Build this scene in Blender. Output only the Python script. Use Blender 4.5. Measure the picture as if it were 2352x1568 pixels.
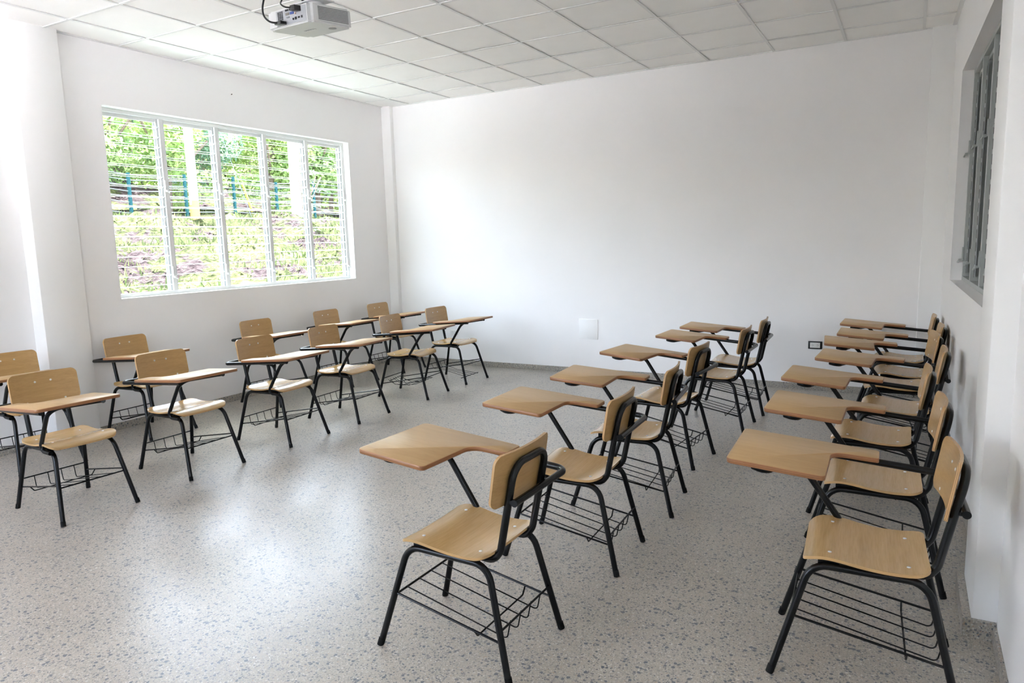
import bpy, bmesh, math, random
from mathutils import Vector, Matrix
import numpy as np
random.seed(7); RNG = np.random.default_rng(7)
S = bpy.context.scene
C = S.collection
for o in list(bpy.data.objects): bpy.data.objects.remove(o)

# ------------------------------------------------------------------ camera
yaw, pitch, roll = -0.5113, -0.1415, -0.0268
cam_d = bpy.data.cameras.new('camera'); cam = bpy.data.objects.new('camera', cam_d); C.objects.link(cam)
cam_d.sensor_width = 36; cam_d.lens = 1629.944 * 36 / 2352; cam_d.clip_start = .05; cam_d.clip_end = 300
f = Vector((math.sin(yaw)*math.cos(pitch), math.cos(yaw)*math.cos(pitch), math.sin(pitch)))
r = Vector((math.cos(yaw), -math.sin(yaw), 0)); u = r.cross(f)
r2 = r*math.cos(roll)+u*math.sin(roll); u2 = -r*math.sin(roll)+u*math.cos(roll)
M = Matrix.Identity(4)
for i in range(3):
    M[i][0] = r2[i]; M[i][1] = u2[i]; M[i][2] = -f[i]
M.translation = Vector((5.863, -7.3203, 1.5182)); cam.matrix_world = M
S.camera = cam

# ------------------------------------------------------------------ world, sun, exposure
S.view_settings.view_transform = 'Standard'; S.view_settings.look = 'None'
S.view_settings.gamma = 1; S.view_settings.use_curve_mapping = False
S.view_settings.exposure = 3.72
S.cycles.max_bounces = 16; S.cycles.diffuse_bounces = 12; S.cycles.glossy_bounces = 4; S.cycles.transparent_max_bounces = 24
w = bpy.data.worlds.new('world'); S.world = w; w.use_nodes = True
nt = w.node_tree; nt.nodes.clear()
sky = nt.nodes.new('ShaderNodeTexSky'); sky.sky_type = 'NISHITA'; sky.sun_disc = False
sky.sun_elevation = math.radians(70); sky.sun_rotation = math.radians(-63); sky.air_density = 1.0; sky.dust_density = 3.0; sky.ozone_density = 1.0
hsv = nt.nodes.new('ShaderNodeHueSaturation'); hsv.inputs['Saturation'].default_value = .65
bg = nt.nodes.new('ShaderNodeBackground'); bg.inputs['Strength'].default_value = .26
ow = nt.nodes.new('ShaderNodeOutputWorld')
nt.links.new(sky.outputs[0], hsv.inputs['Color']); nt.links.new(hsv.outputs[0], bg.inputs[0]); nt.links.new(bg.outputs[0], ow.inputs[0])
sd = bpy.data.lights.new('sun', 'SUN'); sun = bpy.data.objects.new('sun', sd); C.objects.link(sun)
sd.energy = 8.0; sd.angle = math.radians(.6); sd.color = (.96, .945, 1.03)
sun.rotation_euler = Vector((.30, -.15, -.94)).to_track_quat('-Z', 'Y').to_euler()   # high midday sun from beyond the slope; the added eaves keep it out of the room

def portal(y, z, wy, wz, x, rx):
    l = bpy.data.lights.new('window_portal', 'AREA'); o = bpy.data.objects.new('window_portal', l); C.objects.link(o)
    l.shape = 'RECTANGLE'; l.size = wz; l.size_y = wy; l.cycles.is_portal = True
    o.location = (x, y, z); o.rotation_euler = (0, rx, 0)
portal(-2.18, 1.915, 2.96, 1.6, -.28, math.radians(-90))
l_ = bpy.data.lights.new('window_portal', 'AREA'); o_ = bpy.data.objects.new('window_portal', l_); C.objects.link(o_); l_.shape = 'RECTANGLE'; l_.size = 2.37; l_.size_y = 1.6; l_.cycles.is_portal = True
o_.location = (1.485, -9.85, 1.912); o_.rotation_euler = (math.radians(90), 0, 0)
portal(-8.76, 1.912, 1.2, 1.6, 6.42, math.radians(90))

# ------------------------------------------------------------------ helpers
def nmat(name):
    m = bpy.data.materials.new(name); m.use_nodes = True; nt = m.node_tree
    return m, nt, nt.nodes['Principled BSDF']
def node(nt, t, **k):
    n = nt.nodes.new(t)
    for a, v in k.items():
        if a.startswith('i_'): n.inputs[a[2:].replace('_', ' ')].default_value = v
        else: setattr(n, a, v)
    return n
def ramp(nt, stops, interp='LINEAR'):
    n = nt.nodes.new('ShaderNodeValToRGB'); e = n.color_ramp.elements; n.color_ramp.interpolation = interp
    while len(e) < len(stops): e.new(.5)
    for q, (p, c) in zip(e, stops): q.position = p; q.color = (*c, 1)
    return n
def simple(name, col, rough=.5, metal=0, spec=.5, coat=0):
    m, nt, b = nmat(name)
    b.inputs['Base Color'].default_value = (*col, 1); b.inputs['Roughness'].default_value = rough
    b.inputs['Metallic'].default_value = metal; b.inputs['Specular IOR Level'].default_value = spec
    b.inputs['Coat Weight'].default_value = coat; b.inputs['Coat Roughness'].default_value = .1
    return m

def obj(name, bm, mats, parent=None, smooth=True, ang=35):
    me = bpy.data.meshes.new(name); bm.normal_update(); bm.to_mesh(me); bm.free()
    for m in (mats if isinstance(mats, (list, tuple)) else [mats]): me.materials.append(m)
    if smooth:
        me.polygons.foreach_set('use_smooth', [True]*len(me.polygons)); me.set_sharp_from_angle(angle=math.radians(ang))
    o = bpy.data.objects.new(name, me); C.objects.link(o)
    if parent: o.parent = parent
    return o
def struct(name, bm, mats, parent=None, **k):
    o = obj(name, bm, mats, parent, **k)
    if not parent: o['kind'] = 'structure'
    return o
def tag(o, label, cat=None, group=None, kind=None):
    o['label'] = label
    if cat: o['category'] = cat
    if group: o['group'] = group
    if kind: o['kind'] = kind
    return o
def empty(name, loc, rz=0):
    o = bpy.data.objects.new(name, None); C.objects.link(o); o.location = loc; o.rotation_euler = (0, 0, rz); o.empty_display_size = .1
    return o
def box(bm, x0, x1, y0, y1, z0, z1, mi=0, bev=0, mat=None):
    g = bmesh.ops.create_cube(bm, size=1)
    vs = g['verts']
    for v in vs: v.co = Vector(((x0+x1)/2+v.co.x*(x1-x0), (y0+y1)/2+v.co.y*(y1-y0), (z0+z1)/2+v.co.z*(z1-z0)))
    fs = {fc for v in vs for fc in v.link_faces}
    for fc in fs: fc.material_index = mi
    if bev:
        es = {e for v in vs for e in v.link_edges}
        r = bmesh.ops.bevel(bm, geom=list(es), offset=bev, segments=2, affect='EDGES', profile=.5)
        vs = list({v for fc in r['faces'] for v in fc.verts}|{v for v in vs if v.is_valid})
        for fc in {fc for v in vs for fc in v.link_faces}: fc.material_index = mi
    if mat is not None: bmesh.ops.transform(bm, matrix=mat, verts=vs)
    return vs
def fillet(pts, rad):
    pts = [Vector(p) for p in pts]; out = [pts[0]]
    for i in range(1, len(pts)-1):
        a, b, c = pts[i-1], pts[i], pts[i+1]; R = rad[i-1] if isinstance(rad, (list, tuple)) else rad
        d1 = (a-b).normalized(); d2 = (c-b).normalized(); th = d1.angle(d2)
        if R <= 0 or th > 3.1: out.append(b); continue
        L = min(R/math.tan(th/2), (a-b).length*.49 if i > 1 else (a-b).length*.95, (c-b).length*.49 if i < len(pts)-2 else (c-b).length*.95)
        R = L*math.tan(th/2); p1 = b+d1*L; p2 = b+d2*L
        cen = b+(d1+d2).normalized()*(R/math.sin(th/2)); v1 = p1-cen; v2 = p2-cen; tot = v1.angle(v2); n = max(3, int(tot/.2))
        for k in range(n+1):
            t = k/n; out.append(cen+(v1*math.sin((1-t)*tot)+v2*math.sin(t*tot))/math.sin(tot))
    out.append(pts[-1]); return out
def tube(bm, pts, r, seg=12, rad=0, mi=0):
    P = fillet(pts, rad) if rad else [Vector(p) for p in pts]
    T = [(P[min(i+1, len(P)-1)]-P[max(i-1, 0)]).normalized() for i in range(len(P))]
    n = T[0].orthogonal().normalized(); rings = []
    for i, p in enumerate(P):
        n = (n-T[i]*n.dot(T[i])).normalized(); b = T[i].cross(n)
        rings.append([bm.verts.new(p+(n*math.cos(a)+b*math.sin(a))*r) for a in [2*math.pi*k/seg for k in range(seg)]])
    for A, B in zip(rings, rings[1:]):
        for k in range(seg): bm.faces.new((A[k], A[(k+1) % seg], B[(k+1) % seg], B[k])).material_index = mi
    for R_, s in ((rings[0], -1), (rings[-1], 1)):
        fc = bm.faces.new(R_[::s]); fc.material_index = mi
def prism(bm, poly, zf, th, mi_top=0, mi_side=1, ch=.0015):
    """poly outline (x,y) ccw; top surface at zf(x,y)"""
    n = len(poly)
    def inset(d):
        out = []
        for i in range(n):
            a, b, c = Vector(poly[i-1]), Vector(poly[i]), Vector(poly[(i+1) % n])
            t = ((b-a).normalized()+(c-b).normalized()).normalized(); out.append(b+Vector((-t.y, t.x))*d)
        return out
    lv = []
    for d, dz in ((ch, 0), (0, -ch), (0, -th+ch), (ch, -th)):
        lv.append([bm.verts.new((p[0], p[1], zf(p[0], p[1])+dz)) for p in inset(d)])
    for k in range(3):
        A, B = lv[k], lv[k+1]
        for i in range(n):
            fc = bm.faces.new((A[i], B[i], B[(i+1) % n], A[(i+1) % n])); fc.material_index = mi_side
    fc = bm.faces.new(lv[0]); fc.material_index = mi_top
    fc = bm.faces.new(lv[3][::-1]); fc.material_index = mi_top
def slab(bm, us, hw, F, N, th, ny=14, mi_side=1):
    """curved plate: rows us, half width hw(u); F(u,v)->point on the top side; N unit normal offset"""
    top = []; bot = []
    for a in us:
        h = hw(a); R1 = []; R2 = []
        for k in range(ny+1):
            v = h*(-1+2*k/ny); p = Vector(F(a, v)); nn = Vector(N(a, v))
            R1.append(bm.verts.new(p)); R2.append(bm.verts.new(p-nn*th))
        top.append(R1); bot.append(R2)
    def q(a, b, c, d, mi): fc = bm.faces.new((a, b, c, d)); fc.material_index = mi
    for i in range(len(us)-1):
        for k in range(ny):
            q(top[i][k], top[i+1][k], top[i+1][k+1], top[i][k+1], 0)
            q(bot[i][k], bot[i][k+1], bot[i+1][k+1], bot[i+1][k], 0)
        q(top[i][0], bot[i][0], bot[i+1][0], top[i+1][0], mi_side)
        q(top[i][-1], top[i+1][-1], bot[i+1][-1], bot[i][-1], mi_side)
    for k in range(ny):
        q(top[0][k], top[0][k+1], bot[0][k+1], bot[0][k], mi_side)
        q(top[-1][k], bot[-1][k], bot[-1][k+1], top[-1][k+1], mi_side)

# ------------------------------------------------------------------ materials
def paint(name, col, rough=.55, amt=.03, scale=1.2):
    m, nt, b = nmat(name); L = nt.links
    tc = node(nt, 'ShaderNodeTexCoord'); nz = node(nt, 'ShaderNodeTexNoise', i_Scale=scale, i_Detail=4.0)
    L.new(tc.outputs['Object'], nz.inputs['Vector'])
    rp = ramp(nt, [(.3, tuple(c*(1-amt) for c in col)), (.7, col)]); L.new(nz.outputs['Fac'], rp.inputs[0]); L.new(rp.outputs[0], b.inputs['Base Color'])
    b.inputs['Roughness'].default_value = rough; b.inputs['Specular IOR Level'].default_value = .35
    n2 = node(nt, 'ShaderNodeTexNoise', i_Scale=90.0, i_Detail=3.0); L.new(tc.outputs['Object'], n2.inputs['Vector'])
    bp = node(nt, 'ShaderNodeBump', i_Strength=.06, i_Distance=.002); L.new(n2.outputs['Fac'], bp.inputs['Height']); L.new(bp.outputs[0], b.inputs['Normal'])
    return m
MWALL = paint('wall_paint', (.90, .888, .89))
MTRIM = paint('trim_paint', (.90, .895, .89), .4)
MTILE = paint('ceiling_tile', (.91, .90, .88), .8, .02, 6)
MGRID = simple('ceiling_grid', (.76, .76, .75), .5)
MFRAME = simple('window_frame_paint', (.80, .80, .80), .35)
MGREY = simple('grey_frame_paint', (.42, .44, .43), .4)

def terrazzo(name, joints=True, dark=1.0):
    m, nt, b = nmat(name); L = nt.links
    tc = node(nt, 'ShaderNodeTexCoord'); co = tc.outputs['Object']
    def chips(scale, density, thr, cols, prev, warp=.35):
        nz = node(nt, 'ShaderNodeTexNoise', i_Scale=scale*1.3, i_Detail=1.0); L.new(co, nz.inputs['Vector'])
        mx = node(nt, 'ShaderNodeVectorMath', operation='MULTIPLY_ADD'); L.new(nz.outputs['Color'], mx.inputs[0]); mx.inputs[1].default_value = (warp*1.6/scale,)*3; L.new(co, mx.inputs[2])
        vo = node(nt, 'ShaderNodeTexVoronoi', i_Scale=scale); L.new(mx.outputs[0], vo.inputs['Vector'])
        sp = node(nt, 'ShaderNodeSeparateColor'); L.new(vo.outputs['Color'], sp.inputs[0])
        # size per cell
        sz = node(nt, 'ShaderNodeMath', operation='MULTIPLY'); L.new(sp.outputs[1], sz.inputs[0]); sz.inputs[1].default_value = thr
        lt = node(nt, 'ShaderNodeMath', operation='LESS_THAN'); L.new(vo.outputs['Distance'], lt.inputs[0]); L.new(sz.outputs[0], lt.inputs[1])
        ln = node(nt, 'ShaderNodeMath', operation='LESS_THAN'); L.new(sp.outputs[0], ln.inputs[0]); ln.inputs[1].default_value = density
        an = node(nt, 'ShaderNodeMath', operation='MULTIPLY'); L.new(lt.outputs[0], an.inputs[0]); L.new(ln.outputs[0], an.inputs[1])
        rp = ramp(nt, cols, 'CONSTANT'); L.new(sp.outputs[2], rp.inputs[0])
        mi = node(nt, 'ShaderNodeMix', data_type='RGBA'); L.new(an.outputs[0], mi.inputs['Factor']); L.new(prev, mi.inputs['A']); L.new(rp.outputs[0], mi.inputs['B'])
        return mi.outputs['Result']
    nz = node(nt, 'ShaderNodeTexNoise', i_Scale=3.0, i_Detail=3.0); L.new(co, nz.inputs['Vector'])
    d = dark
    base = ramp(nt, [(.3, (.41*d, .368*d, .315*d)), (.7, (.475*d, .43*d, .37*d))]); L.new(nz.outputs['Fac'], base.inputs[0])
    c1 = chips(230, .85, .8, [(0, (.36*d, .34*d, .31*d)), (.35, (.54*d, .52*d, .48*d)), (.7, (.28*d, .265*d, .25*d)), (.85, (.46*d, .40*d, .34*d))], base.outputs[0])
    c2 = chips(135, .62, .66, [(0, (.20*d, .20*d, .205*d)), (.3, (.31*d, .295*d, .27*d)), (.55, (.60*d, .58*d, .54*d)), (.75, (.16*d, .175*d, .195*d)), (.9, (.42*d, .33*d, .25*d))], c1)
    c3 = chips(72, .30, .60, [(0, (.15*d, .165*d, .185*d)), (.5, (.24*d, .24*d, .235*d)), (.75, (.64*d, .63*d, .59*d)), (.86, (.12*d, .135*d, .155*d))], c2)
    out = c3
    if joints:
        sx = node(nt, 'ShaderNodeSeparateXYZ'); L.new(co, sx.inputs[0]); ms = []
        for ax, off in (('X', 3.36), ('Y', -5.605)):
            a = node(nt, 'ShaderNodeMath', operation='ADD'); L.new(sx.outputs[ax], a.inputs[0]); a.inputs[1].default_value = -off+.395/2+395*.395
            mo = node(nt, 'ShaderNodeMath', operation='MODULO'); L.new(a.outputs[0], mo.inputs[0]); mo.inputs[1].default_value = .395
            s_ = node(nt, 'ShaderNodeMath', operation='SUBTRACT'); L.new(mo.outputs[0], s_.inputs[0]); s_.inputs[1].default_value = .395/2
            ab = node(nt, 'ShaderNodeMath', operation='ABSOLUTE'); L.new(s_.outputs[0], ab.inputs[0])
            l_ = node(nt, 'ShaderNodeMath', operation='LESS_THAN'); L.new(ab.outputs[0], l_.inputs[0]); l_.inputs[1].default_value = .0011; ms.append(l_)
        mm = node(nt, 'ShaderNodeMath', operation='MAXIMUM'); L.new(ms[0].outputs[0], mm.inputs[0]); L.new(ms[1].outputs[0], mm.inputs[1])
        m5 = node(nt, 'ShaderNodeMath', operation='MULTIPLY'); L.new(mm.outputs[0], m5.inputs[0]); m5.inputs[1].default_value = .45
        mi = node(nt, 'ShaderNodeMix', data_type='RGBA'); L.new(m5.outputs[0], mi.inputs['Factor']); L.new(out, mi.inputs['A']); mi.inputs['B'].default_value = (.22, .21, .19, 1); out = mi.outputs['Result']
    L.new(out, b.inputs['Base Color'])
    n3 = node(nt, 'ShaderNodeTexNoise', i_Scale=1.6, i_Detail=4.0); L.new(co, n3.inputs['Vector'])
    mr = node(nt, 'ShaderNodeMapRange'); mr.inputs['To Min'].default_value = .27; mr.inputs['To Max'].default_value = .36; L.new(n3.outputs['Fac'], mr.inputs['Value'])
    L.new(mr.outputs[0], b.inputs['Roughness']); b.inputs['Specular IOR Level'].default_value = .45
    return m
MFLOOR = terrazzo('terrazzo_floor', True, .94); MSKIRT = terrazzo('terrazzo_skirting', False, .84)

def wood(name, c1, c2, axis='Y', rough=.32, coat=.25, fine=1.0):
    m, nt, b = nmat(name); L = nt.links
    tc = node(nt, 'ShaderNodeTexCoord'); mp = node(nt, 'ShaderNodeMapping'); oi = node(nt, 'ShaderNodeObjectInfo')
    st = {'X': (1.2, 26, 26), 'Y': (26, 1.2, 26)}[axis]; mp.inputs['Scale'].default_value = st
    L.new(tc.outputs['Object'], mp.inputs['Vector'])
    ad = node(nt, 'ShaderNodeVectorMath', operation='ADD'); L.new(mp.outputs[0], ad.inputs[0])
    sc = node(nt, 'ShaderNodeMath', operation='MULTIPLY'); L.new(oi.outputs['Random'], sc.inputs[0]); sc.inputs[1].default_value = 37.0
    cb = node(nt, 'ShaderNodeCombineXYZ')
    for k in range(3): L.new(sc.outputs[0], cb.inputs[k])
    L.new(cb.outputs[0], ad.inputs[1])
    nz = node(nt, 'ShaderNodeTexNoise', i_Scale=1.4, i_Detail=6.0, i_Roughness=.65); L.new(ad.outputs[0], nz.inputs['Vector'])
    rp = ramp(nt, [(.28, c1), (.72, c2)]); L.new(nz.outputs['Fac'], rp.inputs[0])
    n2 = node(nt, 'ShaderNodeTexNoise', i_Scale=9.0, i_Detail=3.0); L.new(ad.outputs[0], n2.inputs['Vector'])
    r2_ = ramp(nt, [(.40, (.86, .84, .80)), (.55, (1, 1, 1))]); L.new(n2.outputs['Fac'], r2_.inputs[0])
    mi = node(nt, 'ShaderNodeMix', data_type='RGBA', blend_type='MULTIPLY'); mi.inputs['Factor'].default_value = .8*fine
    L.new(rp.outputs[0], mi.inputs['A']); L.new(r2_.outputs[0], mi.inputs['B'])
    L.new(mi.outputs['Result'], b.inputs['Base Color'])
    b.inputs['Roughness'].default_value = rough; b.inputs['Coat Weight'].default_value = coat; b.inputs['Coat Roughness'].default_value = .12
    return m
def ply(name, c1, c2, per=.0042, axis='Z', slope=(0, 0)):
    m, nt, b = nmat(name); L = nt.links
    tc = node(nt, 'ShaderNodeTexCoord'); sx = node(nt, 'ShaderNodeSeparateXYZ'); L.new(tc.outputs['Object'], sx.inputs[0])
    a = node(nt, 'ShaderNodeMath', operation='MULTIPLY_ADD'); o1, o2 = ('X', 'Z') if axis == 'Z' else ('Z', 'X'); L.new(sx.outputs[o1], a.inputs[0]); a.inputs[1].default_value = slope[0]; L.new(sx.outputs[o2], a.inputs[2])
    n = node(nt, 'ShaderNodeTexNoise', i_Scale=12.0); L.new(tc.outputs['Object'], n.inputs['Vector'])
    a2 = node(nt, 'ShaderNodeMath', operation='MULTIPLY_ADD'); L.new(n.outputs['Fac'], a2.inputs[0]); a2.inputs[1].default_value = .0012; L.new(a.outputs[0], a2.inputs[2])
    mm = node(nt, 'ShaderNodeMath', operation='MULTIPLY'); L.new(a2.outputs[0], mm.inputs[0]); mm.inputs[1].default_value = 2*math.pi/per
    s = node(nt, 'ShaderNodeMath', operation='SINE'); L.new(mm.outputs[0], s.inputs[0])
    mr = node(nt, 'ShaderNodeMapRange'); mr.inputs['From Min'].default_value = -1; L.new(s.outputs[0], mr.inputs['Value'])
    rp = ramp(nt, [(.15, c2), (.45, c1)]); L.new(mr.outputs[0], rp.inputs[0]); L.new(rp.outputs[0], b.inputs['Base Color'])
    b.inputs['Roughness'].default_value = .35
    return m
MTABLET = wood('tablet_laminate', (.45, .285, .128), (.52, .34, .162), 'X', .42, .0, .4)
MTEDGE = ply('tablet_edge', (.34, .155, .062), (.20, .075, .030), .006, 'Z', (-.0785, 0))
MSEAT = wood('seat_veneer', (.46, .28, .105), (.55, .355, .15), 'Y', .26, .35, .7)
MBACK = wood('backrest_veneer', (.40, .235, .085), (.49, .305, .125), 'Y', .30, .25, .7)
MPLY = ply('plywood_edge', (.58, .38, .18), (.34, .17, .07), .0045, 'X', (.157, 0))
MSEDGE = simple('seat_edge', (.50, .31, .13), .4)
MBLACK = simple('black_enamel', (.0035, .0035, .004), .27, 0, .32)
MCAP = simple('black_rubber', (.006, .006, .006), .7, 0, .2)
MSCREW = simple('steel_screw', (.85, .85, .84), .45, .8)

# ------------------------------------------------------------------ room
H = 3.206; NY = -9.6
XR0, XR1 = 6.12, 6.205           # the window part of the right wall runs very slightly out of square
LW = (-3.66, -.70, 1.112, 2.712)  # window in the left wall
bm = bmesh.new(); box(bm, -.5, 6.7, NY-.3, .3, -.2, 0); struct('floor', bm, MFLOOR, smooth=False)

def wall_with_hole(bm, x0, x1, ya, yb, hole=None):
    if hole:
        h0, h1, z0, z1 = hole
        box(bm, x0, x1, ya, h0, 0, 3.45); box(bm, x0, x1, h1, yb, 0, 3.45)
        box(bm, x0, x1, h0, h1, 0, z0); box(bm, x0, x1, h0, h1, z1, 3.45)
    else: box(bm, x0, x1, ya, yb, 0, 3.45)
FN = (.3, 2.67, 1.112, 2.712)   # window added behind the camera to fill the room with daylight
bm = bmesh.new(); wall_with_hole(bm, -.2, 0, -4.0, .2, LW); wall_with_hole(bm, -.3, -.10, NY, -4.0); struct('wall_left', bm, MWALL, smooth=False)
bm = bmesh.new(); box(bm, -.2, 6.5, 0, .2, 0, 3.45); struct('wall_back', bm, MWALL, smooth=False)
bm = bmesh.new(); box(bm, -.3, FN[0], NY-.2, NY, 0, 3.45); box(bm, FN[1], 6.5, NY-.2, NY, 0, 3.45); box(bm, FN[0], FN[1], NY-.2, NY, 0, FN[2]); box(bm, FN[0], FN[1], NY-.2, NY, FN[3], 3.45); struct('wall_front', bm, paint('front_wall_low_bounce', (.42, .43, .41)), smooth=False)  # wall out of view; grey picked to bounce less light forward
# right wall: window section (its own slightly turned frame) and near section
RW = empty('tmp', (XR0, 0, 0)); bpy.data.objects.remove(RW)
ra = math.atan2(XR1-XR0, 4.0)
RM = Matrix.Translation((XR0, 0, 0)) @ Matrix.Rotation(ra, 4, 'Z')     # local: x = depth into the wall, y = along the wall
RN = (-9.35, -8.16, 1.112, 2.712)     # open window added out of view in the right wall for fill light
RWIN = (-3.92, -.92, 1.128, 2.665)
bm = bmesh.new(); h0, h1, z0, z1 = RWIN
for a in ((0, .16, -4.05, h0, 0, 3.45), (0, .16, h1, .2, 0, 3.45), (0, .16, h0, h1, 0, z0), (0, .16, h0, h1, z1, 3.45)): box(bm, *a, mat=RM)
wall_with_hole(bm, 6.205, 6.4, NY, -4.0, RN)
struct('wall_right', bm, MWALL, smooth=False)
# columns
bm = bmesh.new(); box(bm, -.15, .055, -4.33, -3.985, 0, H+.1, bev=.008); struct('trim_1', bm, MTRIM)
bm = bmesh.new(); box(bm, -.05, .135, -.06, .05, 0, H+.1, bev=.012); struct('trim_2', bm, MTRIM)
bm = bmesh.new(); box(bm, 5.945, 6.2, -.028, .05, 0, H+.1, bev=.005); struct('trim_3', bm, MTRIM)
bm = bmesh.new(); box(bm, 6.125, 6.3, -4.33, -3.93, 0, H+.1, bev=.008); struct('trim_4', bm, MTRIM)
# skirting
bm = bmesh.new(); t = .012; zb = .062
box(bm, 0, t, -3.985, -.06, 0, zb, bev=.002); box(bm, .055, .055+t, -4.33-t, -3.985+t, 0, zb, bev=.002)
box(bm, -.10, -.10+t, NY, -4.33, 0, zb, bev=.002); box(bm, -.10, .055+t, -4.33-t, -4.33, 0, zb, bev=.002); box(bm, 0, .055+t, -3.985, -3.985+t, 0, zb, bev=.002)
struct('baseboard_left', bm, MSKIRT, smooth=False)
bm = bmesh.new(); box(bm, .135, 5.945, -t, 0, 0, zb, bev=.002); box(bm, 0, .135+t, -.06-t, -.06, 0, zb, bev=.002); box(bm, 5.945-t, 6.2, -.028-t, -.028, 0, zb, bev=.002)
struct('baseboard_back', bm, MSKIRT, smooth=False)
bm = bmesh.new(); box(bm, -t, 0, -3.93, 0, 0, zb, bev=.002, mat=RM)
box(bm, 6.097, 6.125, -4.33, -3.915, 0, zb+.012); box(bm, 6.097, 6.203, -4.345, -4.33, 0, zb+.012); box(bm, 6.193, 6.205, NY, -4.33, 0, zb, bev=.002)
struct('baseboard_right', bm, MSKIRT, smooth=False)

# ceiling: tiles lying in a T-bar grid
gx, gy, T = .392, .42, .61
bm = bmesh.new()
xs = [gx+T*k for k in range(-2, 11)]; ys = [-(gy+T*k) for k in range(-2, 17)]
for xa, xb in zip(xs, xs[1:]):
    for yb, ya in zip(ys, ys[1:]):
        z = H+.005+random.uniform(-.001, .001)
        n = 6; gv = [[None]*(n+1) for _ in range(n+1)]
        a0, a1, b0, b1 = xa+.004, xb-.004, ya+.004, yb-.004; sag = random.uniform(.001, .005)
        for i in range(n+1):
            for j in range(n+1):
                s_, t_ = i/n, j/n
                gv[i][j] = bm.verts.new((a0+(a1-a0)*s_, b0+(b1-b0)*t_, z+.002-sag*16*s_*(1-s_)*t_*(1-t_)))
        for i in range(n):
            for j in range(n): bm.faces.new((gv[i][j], gv[i][j+1], gv[i+1][j+1], gv[i+1][j]))
ceil_ = struct('ceiling', bm, MTILE)
bm = bmesh.new()
for x in xs: box(bm, x-.0115, x+.0115, NY, .05, H-.001, H+.004)
for y in ys:
    if y < 0 and y > NY: box(bm, -.3, 6.4, y-.0115, y+.0115, H-.0005, H+.0045)
box(bm, -.005, .022, -3.985, 0, H-.002, H+.005); box(bm, 0, 6.2, -.02, .002, H-.002, H+.005); box(bm, -.03, .01, -3.93, 0, H-.003, H+.005, mat=RM)
g_ = obj('ceiling_grid', bm, MGRID, ceil_, smooth=False)
bm = bmesh.new(); box(bm, -1.25, 7.35, NY-.3, .3, 3.45, 3.6); box(bm, 7.35, 8.05, -4.8, .3, 3.45, 3.6); struct('roof_sun_block', bm, simple('roof_slab', (.5, .5, .48), .8), smooth=False)  # unseen roof slab, overhangs added to keep the sun off the windows

# ------------------------------------------------------------------ windows with glass louvers
mg, nt, b = nmat('louver_glass'); L = nt.links; nt.nodes.remove(b); om = nt.nodes['Material Output']
tr = node(nt, 'ShaderNodeBsdfTransparent', i_Color=(.93, .97, .95, 1)); gl = node(nt, 'ShaderNodeBsdfGlossy', i_Roughness=.05); fr = node(nt, 'ShaderNodeFresnel', i_IOR=1.12)
mx = node(nt, 'ShaderNodeMixShader'); mx.inputs[0].default_value = .035; L.new(tr.outputs[0], mx.inputs[1]); L.new(gl.outputs[0], mx.inputs[2]); L.new(mx.outputs[0], om.inputs[0])
me_, nt, b = nmat('louver_glass_edge'); L = nt.links; nt.nodes.remove(b); om = nt.nodes['Material Output']
tl = node(nt, 'ShaderNodeBsdfTranslucent', i_Color=(.92, .97, .95, 1)); df = node(nt, 'ShaderNodeBsdfDiffuse', i_Color=(.9, .94, .92, 1)); mx = node(nt, 'ShaderNodeMixShader', i_Fac=.4)  # pale edge colour stands in for light refracted through the slats
L.new(tl.outputs[0], mx.inputs[1]); L.new(df.outputs[0], mx.inputs[2]); L.new(mx.outputs[0], om.inputs[0])
MSLOT = simple('dark_slot', (.06, .06, .06), .6)
MCLIP = simple('louver_clip_alloy', (.66, .67, .68), .35, .4)

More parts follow.
